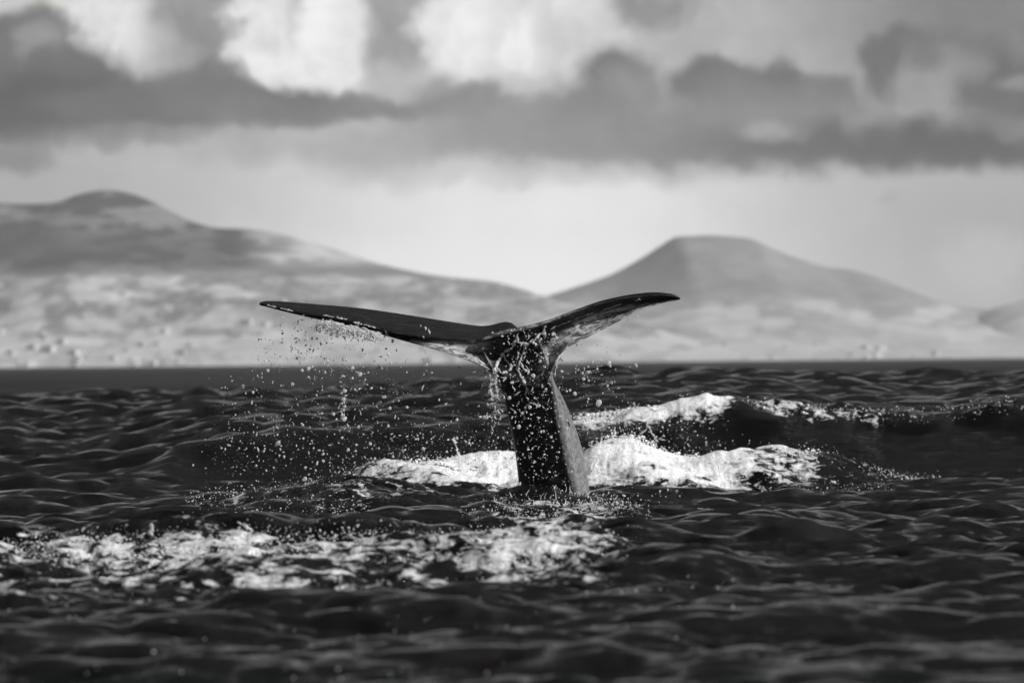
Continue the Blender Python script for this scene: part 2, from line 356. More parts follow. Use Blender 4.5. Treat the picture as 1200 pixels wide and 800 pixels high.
def foam_mask(px, d):
    f = np.zeros_like(px)
    wob = fbm(px * .012, d * .25, 3) - .5
    # foam line in front
    inx = sst(-60, 10, px + 40) * (1 - sst(690, 760, px + wob * 60))
    a = np.maximum(np.exp(-((d - 37.6) / 2.0) ** 4) * .72, np.exp(-((d - 34.6) / 2.4) ** 2) * .62)
    f = np.maximum(f, a * inx * (.84 + .45 * wob + .08 * sst(40, 120, px) - .06 * sst(380, 480, px)))
    f = np.maximum(f, .70 * np.exp(-((px - 300) / 90) ** 2 - ((d - 34.2) / .7) ** 2))
    f = np.maximum(f, .60 * np.exp(-((px - 600) / 80) ** 2 - ((d - 36.6) / .9) ** 2))
    # behind the tail
    D_ = np.where(d < 61.6, np.exp(-(np.abs(d - 61.2) / 2.1) ** 4), np.exp(-((d - 61.6) / 1.2) ** 2))
    l = sst(380, 450, px + wob * 80) * (1 - sst(612, 640, px)); r = sst(660, 690, px) * (1 - sst(930, 1010, px + wob * 60))
    f = np.maximum(f, D_ * (l * (.62 + .38 * sst(430, 520, px)) + r * np.where(px < 830, 1.0, 1.0 - .35 * sst(830, 900, px)) ))
    r2 = sst(840, 900, px) * (1 - sst(1040, 1110, px))
    f = np.maximum(f, .42 * r2 * np.exp(-((d - 60.5) / 3.4) ** 2))
    f = np.maximum(f, .55 * np.exp(-((px - 1060) / 40) ** 2 - ((d - 64.5) / 1.6) ** 2))
    # left speckled ridge
    f = np.maximum(f, .40 * sst(200, 260, px) * (1 - sst(540, 600, px)) * np.exp(-((d - 53.0) / 3.8) ** 2) * (1.05 + wob))
    f = np.maximum(f, .42 * sst(150, 230, px) * (1 - sst(400, 450, px)) * np.exp(-((d - 63.5) / 1.6) ** 2))
    # churned water round the tail
    f = np.maximum(f, .70 * np.exp(-np.abs((px - 640) / 118) ** 3 - ((d - 47.0) / 8.0) ** 4) * (.92 + 1.0 * wob))
    f = np.maximum(f, .42 * np.exp(-((px - 770) / 120) ** 2 - ((d - 52.0) / 4.0) ** 2))
    # crest of the wave behind
    cr = np.where(d < 68.3, np.exp(-((d - 68.3) / .55) ** 2), np.exp(-((d - 68.3) / .9) ** 2))
    f = np.maximum(f, cr * (.95 * sst(655, 690, px) * (1 - sst(835, 870, px)) + .46 * sst(835, 870, px) * (.9 + 1.3 * wob) + .30 * sst(480, 560, px) * (1 - sst(655, 690, px))))
    f = np.maximum(f, .40 * np.exp(-((px - 810) / 60) ** 2 - ((d - 67.0) / .9) ** 2))
    f = np.maximum(f, .26 * sst(650, 700, px) * (1 - sst(1150, 1300, px)) * np.exp(-((d - 66.0) / 2.0) ** 2))
    # scattered flecks
    f = np.maximum(f, .20 * sst(820, 900, px) * (1 - sst(1080, 1200, px)) * np.exp(-((d - 50) / 5.0) ** 2))
    f = np.maximum(f, .46 * (1 - sst(420, 700, px)) * np.exp(-((d - 32.2) / 1.6) ** 2) * (.9 + 1.2 * wob))
    f = np.maximum(f, .16 * (1 - sst(700, 900, px)) * np.exp(-((d - 31.0) / 2.2) ** 2))
    return np.clip(f, 0, 1)
# wave train of the chop (world space, sharpened crests)
WAV = []
g2 = np.random.default_rng(21)
for i in range(84):
    lam = .22 * (5.0 / .22) ** (g2.random() ** 1.1)
    th = R(62) + g2.normal(0, .62)               # mostly running across the line of sight and towards it
    if g2.random() < .3: th = g2.random() * 2 * math.pi
    A = .0095 * lam * (.5 + 1.0 * g2.random()) / (1 + (lam / 1.8) ** 1.5 * .8) * (1.25 if lam < .6 else 1)
    WAV.append((2 * math.pi / lam, th, A, g2.random() * 6.283, lam))
def chop(x, y, d, space):
    z = np.zeros_like(x); dx = np.zeros_like(x); dy = np.zeros_like(x)
    for k, th, A, ph, lam in WAV:
        w = A * (1 - sst(lam * .28, lam * .5, space))
        a = k * (x * math.cos(th) + y * math.sin(th)) + ph
        s, c = np.sin(a), np.cos(a)
        z += w * s; dx += w * .9 * math.cos(th) * c; dy += w * .9 * math.sin(th) * c
    return z, dx, dy
def build_sea():
    rows = [-15000, -4000, -1000, -200, -40, 0, 8, 14]
    d = 19.0
    while d < 125: rows.append(d); d *= 1.00205
    while d < 300: rows.append(d); d *= 1.012
    while d < 15000: rows.append(d); d *= 1.06
    rows.append(15000.0)
    rows = np.array(rows); nu = 1000
    u = np.linspace(-1, 1, nu)
    hw = .112 * np.maximum(rows, 22) + 1.6
    X = hw[:, None] * u[None, :]
    ex = np.array([1.06, 1.2, 1.6, 2.5, 5.0])
    sideR = hw[:, None] * ex[None, :]
    far = np.array([1.0, 16000.0]); top = np.maximum(sideR[:, -1:], 30) * np.array([[1.5]])
    sideR = np.concatenate([sideR, top, np.maximum(top * 3, 200), np.full((len(rows), 1), 15500.0)], 1)
    X = np.concatenate([-sideR[:, ::-1], X, sideR], 1)
    D = np.repeat(rows[:, None], X.shape[1], 1)
    Y = D - CAM_D
    Dc = np.maximum(D, 1.0)
    PX = np.clip(600 + X / np.maximum(D, 10) * F, -400, 1600)
    sw = 1 - sst(1.06, 2.0, np.abs(X) / hw[:, None])
    sp_ = np.gradient(rows)[:, None] * np.ones_like(X)
    sp_ = np.maximum(sp_ * .9, np.where(sw < .99, 2.0, 0))
    Z = sea_base(PX, Dc) * sst(10, 20, D)
    # patches of rougher and calmer water
    fm = foam_mask(PX, Dc) * sst(18, 22, D)
    z, dx, dy = chop(X, Y, D, sp_)
    amp = (.75 + .7 * fbm(X * .25 + 40, Y * .12 + 11, 2))
    # the steep dark wave faces are smoother
    face = np.exp(-((D - 66.6) / 1.3) ** 2) * sst(170, 260, PX)
    amp = amp * (1 - .75 * face)
    near = 1.0 - .35 * (1 - sst(24, 34, D))
    amp = amp * near * (1.0 + .25 * sst(70, 100, D))
    Z = Z + z * amp; X2 = X - dx * amp; Y2 = Y - dy * amp
    # froth: lumps thrown up where there is foam
    lump = np.abs(fbm(X * 2.2, Y * 2.4, 5, .6) - .5) * 2
    spik = fbm(X * 6.0 + 5, Y * 5.0 + 3, 4, .7)
    dense = sst(.25, .75, fm)
    Z = Z + dense * ((lump - .3) * (.04 + .04 * sst(42, 50, D)) + (spik - .5) * (.05 - .025 * sst(56, 59, D)))
    spk = sst(.15, .4, fm) * (1 - dense)
    Z = Z + spk * (spik - .5) * .07
    V = np.stack([X2, Y2, Z], -1).reshape(-1, 3)
    nr, nc = X.shape
    idx = np.arange(nr * nc).reshape(nr, nc)
    Fc = np.stack([idx[:-1, :-1], idx[:-1, 1:], idx[1:, 1:], idx[1:, :-1]], -1).reshape(-1, 4)
    me = mesh_np('sea', V, Fc)
    attr(me, 'foam', fm); attr(me, 'far', sst(100, 320, D))
    o = add_obj('sea', me, M_SEA); tag(o, kind='structure')
    return rows, X, Z, fm
build_sea()
def sea_z(px, d):
    a = np.array([float(px)]); b = np.array([float(d)])
    return float(sea_base(a, b)[0])

# ------------------------------------------------------------------ far land
def land(name, ridge, d0, dr, d1, cover, px0, px1, nx=420, ny=90, shape=1.25, seed=0):
    pxs = np.linspace(px0, px1, nx); t = np.linspace(0, 1.6, ny)
    PX, T = np.meshgrid(pxs, t)
    D = np.where(T <= 1, d0 + (dr - d0) * T, dr + (d1 - dr) * (T - 1) / .6)
    X = (PX - 600) / F * dr           # straight columns: real places, not a fan
    X = (PX - 600) / F * (d0 + (dr - d0) * .85)
    X = np.where(True, X, X)
    pxr = 600 + X / dr * F
    H = (HOR - csp(*ridge, pxr) - ROLL * (pxr - 600)) / F * dr
    prof = np.where(T <= 1, np.sin(np.clip(T, 0, 1) * np.pi / 2) ** shape, 1 - sst(1, 1.6, T))
    rel = fbm(X * .0022 + seed, D * .0016 + seed, 5) - .5
    edge = np.sin(np.clip(T, 0, 1) * np.pi)
    Z = H * prof + rel * 40 * edge * (H / 150).clip(.2, 1.2)
    Z = np.where(T <= 0.0, -.5, np.maximum(Z, .6))
    P_y = HOR - (Z - CAM_H) / D * F - ROLL * X / D * F
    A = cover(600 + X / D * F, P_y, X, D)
    V = np.stack([X, D - CAM_D, Z], -1).reshape(-1, 3)
    idx = np.arange(nx * ny).reshape(ny, nx)
    Fc = np.stack([idx[:-1, :-1], idx[:-1, 1:], idx[1:, 1:], idx[1:, :-1]], -1).reshape(-1, 4)
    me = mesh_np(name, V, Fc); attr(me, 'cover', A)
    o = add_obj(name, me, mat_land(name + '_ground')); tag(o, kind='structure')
    bv = BVHTree.FromObject(o, bpy.context.evaluated_depsgraph_get())
    return bv
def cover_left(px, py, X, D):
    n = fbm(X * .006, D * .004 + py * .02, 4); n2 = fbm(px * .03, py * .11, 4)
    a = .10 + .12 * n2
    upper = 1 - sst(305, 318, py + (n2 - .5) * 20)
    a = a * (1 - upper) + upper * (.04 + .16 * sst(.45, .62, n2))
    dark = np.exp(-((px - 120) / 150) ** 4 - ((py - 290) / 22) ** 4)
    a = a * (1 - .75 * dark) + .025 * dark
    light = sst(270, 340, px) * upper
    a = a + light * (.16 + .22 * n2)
    fine = fbm(px * .09 + 5, py * .3, 3); fields_haze = sst(316, 330, py) * (.22 * sst(.46, .60, n2) + .08 + .13 * sst(.5, .68, fine))  # pale farmland, with haze low on the hill put into its tone
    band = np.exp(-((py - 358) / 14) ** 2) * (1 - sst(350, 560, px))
    a = a + fields_haze - band * .07
    shore = sst(380, 412, py) * .16  # haze towards the waterline, painted as lighter ground
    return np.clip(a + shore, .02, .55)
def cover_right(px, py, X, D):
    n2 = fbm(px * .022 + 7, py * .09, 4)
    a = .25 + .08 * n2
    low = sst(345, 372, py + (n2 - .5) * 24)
    a = a + low * (.10 + .24 * sst(.45, .65, n2)) + .14 * sst(385, 412, py)  # low ground lightened to paint in haze at the mountain's base
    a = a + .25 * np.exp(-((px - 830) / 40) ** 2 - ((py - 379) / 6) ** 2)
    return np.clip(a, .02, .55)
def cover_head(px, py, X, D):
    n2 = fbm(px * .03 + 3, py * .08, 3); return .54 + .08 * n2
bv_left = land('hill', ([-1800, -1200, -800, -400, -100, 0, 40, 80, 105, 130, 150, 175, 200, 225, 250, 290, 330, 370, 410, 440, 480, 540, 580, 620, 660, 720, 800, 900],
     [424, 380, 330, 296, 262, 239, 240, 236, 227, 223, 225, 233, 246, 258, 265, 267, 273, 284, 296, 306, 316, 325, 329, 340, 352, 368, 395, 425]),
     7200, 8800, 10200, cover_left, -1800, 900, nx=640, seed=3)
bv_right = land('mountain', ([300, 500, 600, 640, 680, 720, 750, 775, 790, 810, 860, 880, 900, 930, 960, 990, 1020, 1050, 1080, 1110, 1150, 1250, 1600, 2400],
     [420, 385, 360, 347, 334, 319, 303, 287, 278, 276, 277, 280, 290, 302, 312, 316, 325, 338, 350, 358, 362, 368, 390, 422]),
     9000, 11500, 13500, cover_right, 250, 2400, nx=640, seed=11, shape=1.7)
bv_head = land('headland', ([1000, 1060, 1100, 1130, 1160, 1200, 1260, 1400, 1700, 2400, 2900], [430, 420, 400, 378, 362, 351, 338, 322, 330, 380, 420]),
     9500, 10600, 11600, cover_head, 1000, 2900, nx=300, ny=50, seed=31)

# houses along the far shores (blurred specks of white in the picture)
M_WALL = mat_plain('house_wall', .66); M_WALL2 = mat_plain('house_wall_pale', .42); M_ROOF = mat_plain('house_roof', .55); M_WIN = mat_plain('house_window', .12, .3)
def house_proto(w, l, h, rf, wallmat):
    root = bpy.data.objects.new('house', None); C.objects.link(root)
    a, b_ = w / 2, l / 2
    V = [(-a, -b_, -3), (a, -b_, -3), (a, b_, -3), (-a, b_, -3), (-a, -b_, h), (a, -b_, h), (a, b_, h), (-a, b_, h), (-a, 0, h + rf), (a, 0, h + rf)]
    me = bpy.data.meshes.new('wall'); me.from_pydata(V, [], [(0, 1, 5, 4), (2, 3, 7, 6), (1, 2, 6, 9, 5), (3, 0, 4, 8, 7)]); me.update()
    add_obj('wall', me, wallmat, root)
    e = .5; t = .3
    V = [(-a - e, -b_ - e, h - .25), (a + e, -b_ - e, h - .25), (a + e, 0, h + rf + .05), (-a - e, 0, h + rf + .05), (-a - e, b_ + e, h - .25), (a + e, b_ + e, h - .25)]
    V += [(x, y, z + t) for x, y, z in V]
    me = bpy.data.meshes.new('roof'); me.from_pydata(V, [], [(0, 1, 2, 3), (3, 2, 5, 4), (6, 7, 8, 9), (9, 8, 11, 10), (0, 1, 7, 6), (4, 5, 11, 10), (0, 3, 9, 6), (3, 4, 10, 9), (1, 2, 8, 7), (2, 5, 11, 8)]); me.update()
    add_obj('roof', me, M_ROOF, root)
    for sx in (-.3, 0, .3):
        x = sx * w
        V = [(x - .6, -b_ - .06, h * .35), (x + .6, -b_ - .06, h * .35), (x + .6, -b_ - .06, h * .75), (x - .6, -b_ - .06, h * .75)]
        V += [(q[0], -b_ + .1, q[2]) for q in V]
        me = bpy.data.meshes.new('window'); me.from_pydata(V, [], [(0, 1, 2, 3), (0, 1, 5, 4), (2, 3, 7, 6), (0, 3, 7, 4), (1, 2, 6, 5)]); me.update()
        add_obj('window', me, M_WIN, root)
    return root
def copy_tree(o, parent=None):
    c = o.copy(); C.objects.link(c); c.parent = parent
    for ch in o.children: copy_tree(ch, c)
    return c
protos = [house_proto(11, 8, 5, 2.4, M_WALL), house_proto(17, 9, 6, 2.8, M_WALL), house_proto(9, 8, 3.6, 2.0, M_WALL2)]
used_p = [False] * 3
HG = random.Random(5)
def place_house(bv, px, d, label, group):
    k = HG.choice([0, 0, 1, 2]); x = (px - 600) / F * d; y = d - CAM_D
    hit = bv.ray_cast(Vector((x, y, 900)), Vector((0, 0, -1)))
    if hit[0] is None or hit[0].z < 1.0: return
    if used_p[k]: o = copy_tree(protos[k])
    else: o = protos[k]; used_p[k] = True
    o.location = hit[0]; o.rotation_euler = (0, 0, HG.uniform(-.7, .7)); s = HG.uniform(.6, 1.05); o.scale = (s, s, s)
    tag(o, label, 'house', group)
for i in range(72):
    px = HG.choice([HG.uniform(-20, 330), HG.uniform(0, 640)]); t = HG.random() ** 2.6
    z_ = 'far left shore' if px < 200 else 'left hill foot' if px < 400 else 'low central shore'
    place_house(bv_left, px, 7215 + 620 * t, 'blurred small white house with pitched roof, on the ' + z_, 'houses on the ' + z_)
for i in range(44):
    px = HG.uniform(640, 1110); t = HG.random() ** 1.5
    z_ = 'shore below the mountain' if px < 860 else 'shore right of the mountain'
    place_house(bv_right, px, 9030 + 500 * t, 'blurred small white house with pitched roof, on the ' + z_, 'houses on the ' + z_)

# ------------------------------------------------------------------ the whale's tail
def ring_spline(pts, n):
    """closed Catmull-Rom through pts, n samples; pts may carry a 4th value: samples cluster evenly"""
    p = np.array(pts, float); m = len(p); out = []
    for i in range(m):
        p0, p1, p2, p3 = p[(i - 1) % m], p[i], p[(i + 1) % m], p[(i + 2) % m]
        for k in range(n):
            t = k / n
            out.append(.5 * ((2 * p1) + (-p0 + p2) * t + (2 * p0 - 5 * p1 + 4 * p2 - p3) * t * t + (-p0 + 3 * p1 - 3 * p2 + p3) * t ** 3))
    return out
def loft(bm, rings):
    import bmesh
    vr = [[bm.verts.new(p) for p in r] for r in rings]
    n = len(vr[0])
    for a, b in zip(vr[:-1], vr[1:]):
        for i in range(n): bm.faces.new((a[i], a[(i + 1) % n], b[(i + 1) % n], b[i]))
    for r, flip in ((vr[0], True), (vr[-1], False)):
        c = Vector((0, 0, 0))
        for v_ in r: c += v_.co
        cv = bm.verts.new(c / n)
        for i in range(n):
            f = (r[i], r[(i + 1) % n], cv); bm.faces.new(f[::-1] if flip else f)
def resample(table, xs):
    t = np.array(table, float); return [np.array([csp(t[:, 0], t[:, j], np.array([x]))[0] for j in range(t.shape[1])]) for x in xs]
def tail_mesh():
    import bmesh
    bm = bmesh.new()
    # left fluke: px, top edge, crease, lower edge, chord depth, nearest depth
    LT = [(303.5, 354.6, 356.0, 357.6, .10, .02), (308, 352.9, 356.2, 358.9, .16, .0), (318, 352.4, 358.5, 361.2, .24, -.02), (330, 352.8, 361.3, 364.4, .32, -.04), (350, 354.4, 365.5, 369.2, .42, -.06), (375, 356.6, 369.6, 374.8, .50, -.08),
          (400, 358.6, 373.5, 380, .58, -.10), (425, 361.2, 379.2, 386, .64, -.12), (450, 364.6, 385.8, 392.8, .70, -.13), (475, 368.4, 391.2, 400, .74, -.14),
          (500, 372.4, 394.2, 407, .78, -.14), (525, 376.4, 396.0, 414.3, .80, -.14), (550, 380.2, 397.4, 423, .80, -.13), (565, 381.8, 398.8, 430, .80, -.12),
          (577, 380.4, 399.0, 437, .80, -.10), (588, 377.6, 399, 440, .76, -.06), (598, 377.2, 399, 440, .66, 0), (606, 383, 400, 436, .5, .04)]
    rings = []
    for r in resample(LT, np.concatenate([[303.5, 305.5, 308, 312], np.linspace(318, 606, 44)])):
        px, t, c, l, ch, y0 = r
        m1 = (t * .45 + c * .55); k = min(1, (px - 300) / 30); kk = float(sst(455, 520, px))
        th = max(3.0, (c - t) * .16)
        pts = [P(px, t, y0 + ch), P(px, t + (c - t) * .28, y0 + ch * .66), P(px, t + (c - t) * .66, y0 + ch * .25), P(px, c - .6, y0 + .015), P(px, c + 1.5 * k, y0 - .005),
               P(px, (c + l) / 2 + .5, y0 + .03 - .01 * kk), P(px, l, y0 + .09 - .20 * kk), P(px, l - (l - t) * .22, y0 + ch * .35), P(px, t + (l - t) * .38 + 1, y0 + ch * .72), P(px, t + th, y0 + ch * 1.0)]
        rings.append(ring_spline(pts, 4))
    loft(bm, rings)
    # right fluke: px, top edge, band lower line, lower edge, depth behind, nearest depth
    RT = [(560, 397.6, 399.2, 402, .06, -.17), (566, 395.6, 402, 412, .12, -.20), (576, 391.2, 402, 430, .22, -.22), (590, 386.9, 402, 440, .32, -.24), (610, 382.7, 398, 448, .40, -.25), (630, 378.0, 388, 452, .42, -.25),
          (641, 375.0, 383, 449, .42, -.25), (648, 372.6, 380, 430, .42, -.245), (654, 370.3, 377.5, 418, .42, -.24), (662, 367.3, 374.5, 409.2, .41, -.24), (675, 362.4, 370, 401.5, .40, -.23), (700, 353.6, 361.8, 389, .36, -.21),
          (725, 347.4, 355.2, 376, .30, -.18), (750, 343.4, 351.5, 363.8, .24, -.16), (765, 342.2, 350.0, 358.4, .18, -.15), (780, 343.0, 348.8, 354.4, .13, -.14), (790, 344.8, 348.9, 352.6, .09, -.13), (797.5, 348.6, 350, 351.2, .05, -.12)]
    rings = []
    for r in resample(RT, np.concatenate([np.linspace(560, 780, 52), [783, 786, 789, 792, 794, 796, 797.5]])):
        px, t, b_, l, dp, y0 = r
        cup = min(.16, (l - t) * .0052)
        pts = [P(px, t, y0 + .05), P(px, t + (b_ - t) * .45, y0 - .01), P(px, b_, y0 + cup * .35), P(px, b_ + (l - b_) * .35, y0 + cup), P(px, b_ + (l - b_) * .72, y0 + cup * .75), P(px, l - .8, y0 + .0),
               P(px, l, y0 + .035), P(px, l - (l - t) * .30, y0 + cup + dp * .35), P(px, t + (l - t) * .42, y0 + dp * .85), P(px, t + (l - t) * .10 + 1.0, y0 + dp * .62)]
        rings.append(ring_spline(pts, 4))
    loft(bm, rings)
    # stock: py, left, ridge, right
    ST = [(392, 590, 628, 640, .0), (405, 586, 634, 642, .1), (420, 583, 641, 645, .3), (436, 580.5, 645, 647, .5), (447, 583.5, 646, 649, .7), (460, 588.5, 648, 656.5, .9), (480, 593.5, 651, 666, 1), (500, 598, 655, 674, 1), (520, 602, 659, 680.5, 1), (545, 605.5, 664, 686, 1),
          (570, 608, 671, 690, 1), (600, 610, 676, 693, 1), (640, 612, 680, 700, 1), (700, 614, 690, 712, 1)]
    rings = []
    for r in resample(ST, np.linspace(392, 700, 60)):
        py, l, rd, rt, k = r
        w = rt - l
        pts = [P(l, py, .12), P(l + (rd - l) * .16, py, -.05), P(l + (rd - l) * .5, py, -.15), P(l + (rd - l) * .86, py, -.205), P(rd, py, -.215), P(rd + (rt - rd) * .35, py, -.12 - .03 * (1 - k)), P(rd + (rt - rd) * .8, py, .08), P(rt, py, .26),
               P(rt - w * .12, py, .45), P(l + w * .5, py, .60), P(l + w * .12, py, .42)]
        rings.append(ring_spline(pts, 4))
    loft(bm, rings)
    bmesh.ops.recalc_face_normals(bm, faces=bm.faces)
    me = bpy.data.meshes.new('whale'); bm.to_mesh(me); bm.free()
    o = bpy.data.objects.new('whale', me); C.objects.link(o)
    m = o.modifiers.new('r', 'REMESH'); m.mode = 'VOXEL'; m.voxel_size = .0105; m.use_smooth_shade = True
    m = o.modifiers.new('s', 'SMOOTH'); m.factor = .5; m.iterations = 5
    dg = bpy.context.evaluated_depsgraph_get()
    me2 = bpy.data.meshes.new_from_object(o.evaluated_get(dg)); me2.name = 'whale'
    o.modifiers.clear(); o.data = me2; bpy.data.meshes.remove(me)
    me2.polygons.foreach_set('use_smooth', np.ones(len(me2.polygons), bool))
    me2.materials.clear(); me2.materials.append(M_WHALE)
    n = len(me2.vertices); v_ = np.empty(n * 3, np.float32); me2.vertices.foreach_get('co', v_); v_ = v_.reshape(-1, 3)
    d = v_[:, 1] + CAM_D; px = 600 + v_[:, 0] / d * F; py = HOR - (v_[:, 2] - CAM_H) / d * F; px, py = px + ROLL * (py - 400), py - ROLL * (px - 600)
    # sunlight painted into the scarred grey skin: fluke undersides, top edge, stock side
    lowR = csp([560, 610, 640, 660, 675, 700, 725, 750, 780, 800], [440, 430, 400, 382, 374, 364, 356.5, 352.5, 350, 350], px)
    pale = sst(0, 8, py - lowR) * sst(625, 655, px) * (1 - sst(425, 455, py))
    pale = np.maximum(pale, .8 * sst(480, 520, px) * (1 - sst(566, 580, px)) * sst(398, 404, py) * (1 - sst(425, 440, py)))
    rd = np.interp(py, [446, 480, 520, 545, 570, 600], [646, 651, 659, 664, 671, 676])
    topR = np.interp(px, [560, 566, 576, 590, 610, 630, 641, 654, 675, 700], [397.6, 395.6, 391.2, 386.9, 382.7, 378, 375, 370.3, 362.4, 353.6])
    rim = sst(562, 570, px) * (1 - sst(640, 700, px)) * (1 - sst(2.5, 5.5, py - topR)) * (1 - sst(-.12, -.04, v_[:, 1]))  # lit sheen of the trailing edge, painted on
    pale = np.maximum(pale, .6 * rim)
    flank = (sst(-1, 3, px - rd) * sst(440, 450, py) * sst(-.25, -.1, v_[:, 1]))  # sun-facing side of the stock, its brightness put into the colour
    attr(me2, 'pale', pale); attr(me2, 'flank', flank)
    tag(o, 'dark wet whale tail raised out of the sea with both flukes spread', 'whale')
    return o
whale = tail_mesh()
dg = bpy.context.evaluated_depsgraph_get()
bv_w = BVHTree.FromObject(whale, dg)
CAMV = Vector((0, -CAM_D, CAM_H))
def on_whale(px, py, lift=.0):
    q = Vector(P(px, py, 0)); dr = (q - CAMV).normalized()
    h = bv_w.ray_cast(CAMV, dr)
    return None if h[0] is None else h[0] - dr * lift

# ------------------------------------------------------------------ spray, drops, running water
ICO_V = None
def ico(sub):
    import bmesh
    bm = bmesh.new(); bmesh.ops.create_icosphere(bm, subdivisions=sub, radius=1.0)
    V = np.array([v_.co[:] for v_ in bm.verts], np.float32); Fx = np.array([[q.index for q in f.verts] for f in bm.faces], np.int32); bm.free()
    return V, Fx
I1 = ico(1); I2 = ico(2)
sr = np.random.default_rng(99)
class Cloud:
    def __init__(s): s.c = []; s.r = []; s.e = []
    def add(s, p, r, e=1.0): s.c.append(tuple(p)); s.r.append(r); s.e.append(e)
    def build(s, name, mat, sub=1):
        V0, F0 = I1 if sub == 1 else I2
        c = np.array(s.c, np.float32); r = np.array(s.r, np.float32); e = np.array(s.e, np.float32)
        n = len(c)
        j = 1 + .8 * (sr.random((n, len(V0), 1)) - .5)
        V = V0[None] * j * r[:, None, None] * (.6 + .9 * sr.random((n, 1, 3))); V[:, :, 2] *= e[:, None]
        V = V + c[:, None]
        Fx = F0[None] + (np.arange(n) * len(V0))[:, None, None]
        return mesh_np(name, V.reshape(-1, 3), Fx.reshape(-1, 3))
def rad(lo=.0035, hi=.014, p=3.0): return lo + (hi - lo) * sr.random() ** p
def tube(V, Fc, pts, rr, n=6):
    base = len(V)
    for i, p in enumerate(pts):
        a = pts[min(i + 1, len(pts) - 1)] - pts[max(i - 1, 0)]
        if a.length < 1e-6: a = Vector((0, 0, 1))
        a.normalize(); u = a.cross(Vector((0, 1, .1))); 
        if u.length < .05: u = a.cross(Vector((1, 0, 0)))
        u.normalize(); w = a.cross(u)
        for k in range(n):
            t = 2 * math.pi * k / n; q = p + (u * math.cos(t) + w * math.sin(t)) * rr[i]; V.append(q[:])
    for i in range(len(pts) - 1):
        for k in range(n):
            Fc.append((base + i * n + k, base + i * n + (k + 1) % n, base + (i + 1) * n + (k + 1) % n, base + (i + 1) * n + k))
def strand(V, Fc, pix, y, r0, wig=1.2, on=False, steps=6):
    """a rope of water through picture places pix, lumpy in thickness"""
    pts = []; rr = []
    for (a, b) in zip(pix[:-1], pix[1:]):
        for k in range(steps):
            t = k / steps
            px = a[0] + (b[0] - a[0]) * t + sr.normal(0, wig) * .5; py = a[1] + (b[1] - a[1]) * t + sr.normal(0, wig) * .5
            q = on_whale(px, py, .008) if on else None
            if q is None:
                if on and pts: q = Vector((P(px, py, 0)[0], pts[-1].y, P(px, py, 0)[2]))
                else: q = Vector(P(px, py, y))
            pts.append(Vector(q)); rr.append(r0 * (.35 + 1.3 * sr.random() ** 1.5))
    if len(pts) > 1:
        rr[0] *= .3; rr[-1] *= .3; tube(V, Fc, pts, rr)
# ---- fine spray in several clouds, each one cloud nobody could count
def gauss_cloud(c, n, cx, cy, sx, sy, y0, ys, lo=.0035, hi=.012, p=3.0):
    for i in range(n):
        c.add(P(sr.normal(cx, sx), sr.normal(cy, sy), sr.normal(y0, ys)), rad(lo, hi, p), 1 + .5 * sr.random())
sp1 = Cloud()   # falling from the left fluke
for px, py0, py1, n, s in [(330, 368, 400, 26, 1.5), (346, 372, 420, 50, 5), (360, 372, 420, 40, 4), (322, 395, 430, 50, 7), (305, 400, 470, 45, 9), (292, 440, 560, 80, 16), (372, 380, 470, 60, 6), (385, 385, 440, 110, 12),
                          (403, 420, 505, 120, 3.5), (420, 390, 470, 90, 14), (440, 390, 460, 70, 14), (410, 430, 440, 40, 10), (498, 405, 450, 26, 3), (515, 392, 410, 6, 1), (470, 420, 480, 50, 16), (360, 430, 560, 130, 40), (470, 480, 560, 120, 50), (540, 430, 500, 40, 20),
                          (272, 440, 560, 70, 12), (400, 440, 560, 150, 60), (500, 440, 550, 90, 40), (572, 425, 470, 60, 5), (575, 455, 490, 50, 8), (545, 480, 520, 40, 18)]:
    for i in range(n):
        sp1.add(P(sr.normal(px, s), py0 + (py1 - py0) * sr.random(), sr.normal(.0, .25)), rad(.0018, .0115, 3.4), 1 + .4 * sr.random())
for i in range(520):
    px = 230 + 370 * sr.random() ** .8; py = 505 + 50 * sr.random(); sp1.add(P(px, py, sr.normal(2.0, 1.2)), rad(.0025, .012, 3.2))
o = add_obj('spray', sp1.build('spray', M_SPRAY), M_SPRAY); tag(o, 'scattered spray falling from the left fluke over the sea', 'spray', kind='stuff')
sp2 = Cloud()   # falling from the right fluke
for cx, cy, sx, sy, n in [(700, 420, 28, 18, 70), (690, 432, 14, 6, 40), (700, 455, 18, 10, 30), (745, 385, 20, 16, 40), (660, 445, 12, 10, 14)]:
    gauss_cloud(sp2, n, cx, cy, sx, sy, -.05, .2, .003, .009)
for i in range(330):
    sp2.add(P(sr.normal(735, 50), 488 + 42 * sr.random(), sr.normal(2.5, 1.5)), rad(.0025, .010, 3))
o = add_obj('spray', sp2.build('spray', M_SPRAY), M_SPRAY); tag(o, 'sparse spray under the right fluke and over the wave behind', 'spray', kind='stuff')
sp3 = Cloud()   # in front of the stock
for i in range(640):
    py = 385 + 200 * sr.random(); c0 = 612 + (py - 400) * .14; sp3.add(P(sr.normal(c0 + 5, 21), py, -.45 - .5 * sr.random()), rad(.0022, .011, 2.6))
o = add_obj('spray', sp3.build('spray', M_SPRAY), M_SPRAY); tag(o, 'white spray flying in front of the dark tail stock', 'spray', kind='stuff')
sp4 = Cloud()   # low spray over the foam and the churned water
def low(n, px0, px1, d0, d1, h, lo=.003, hi=.012, p=2.5, hp=2.0):
    for i in range(n):
        px = px0 + (px1 - px0) * sr.random(); d = d0 + (d1 - d0) * sr.random()
        z = sea_z(px, d) + .02 + h * sr.random() ** hp
        sp4.add(((px - 600) / F * d, d - CAM_D, z), rad(lo, hi, p))
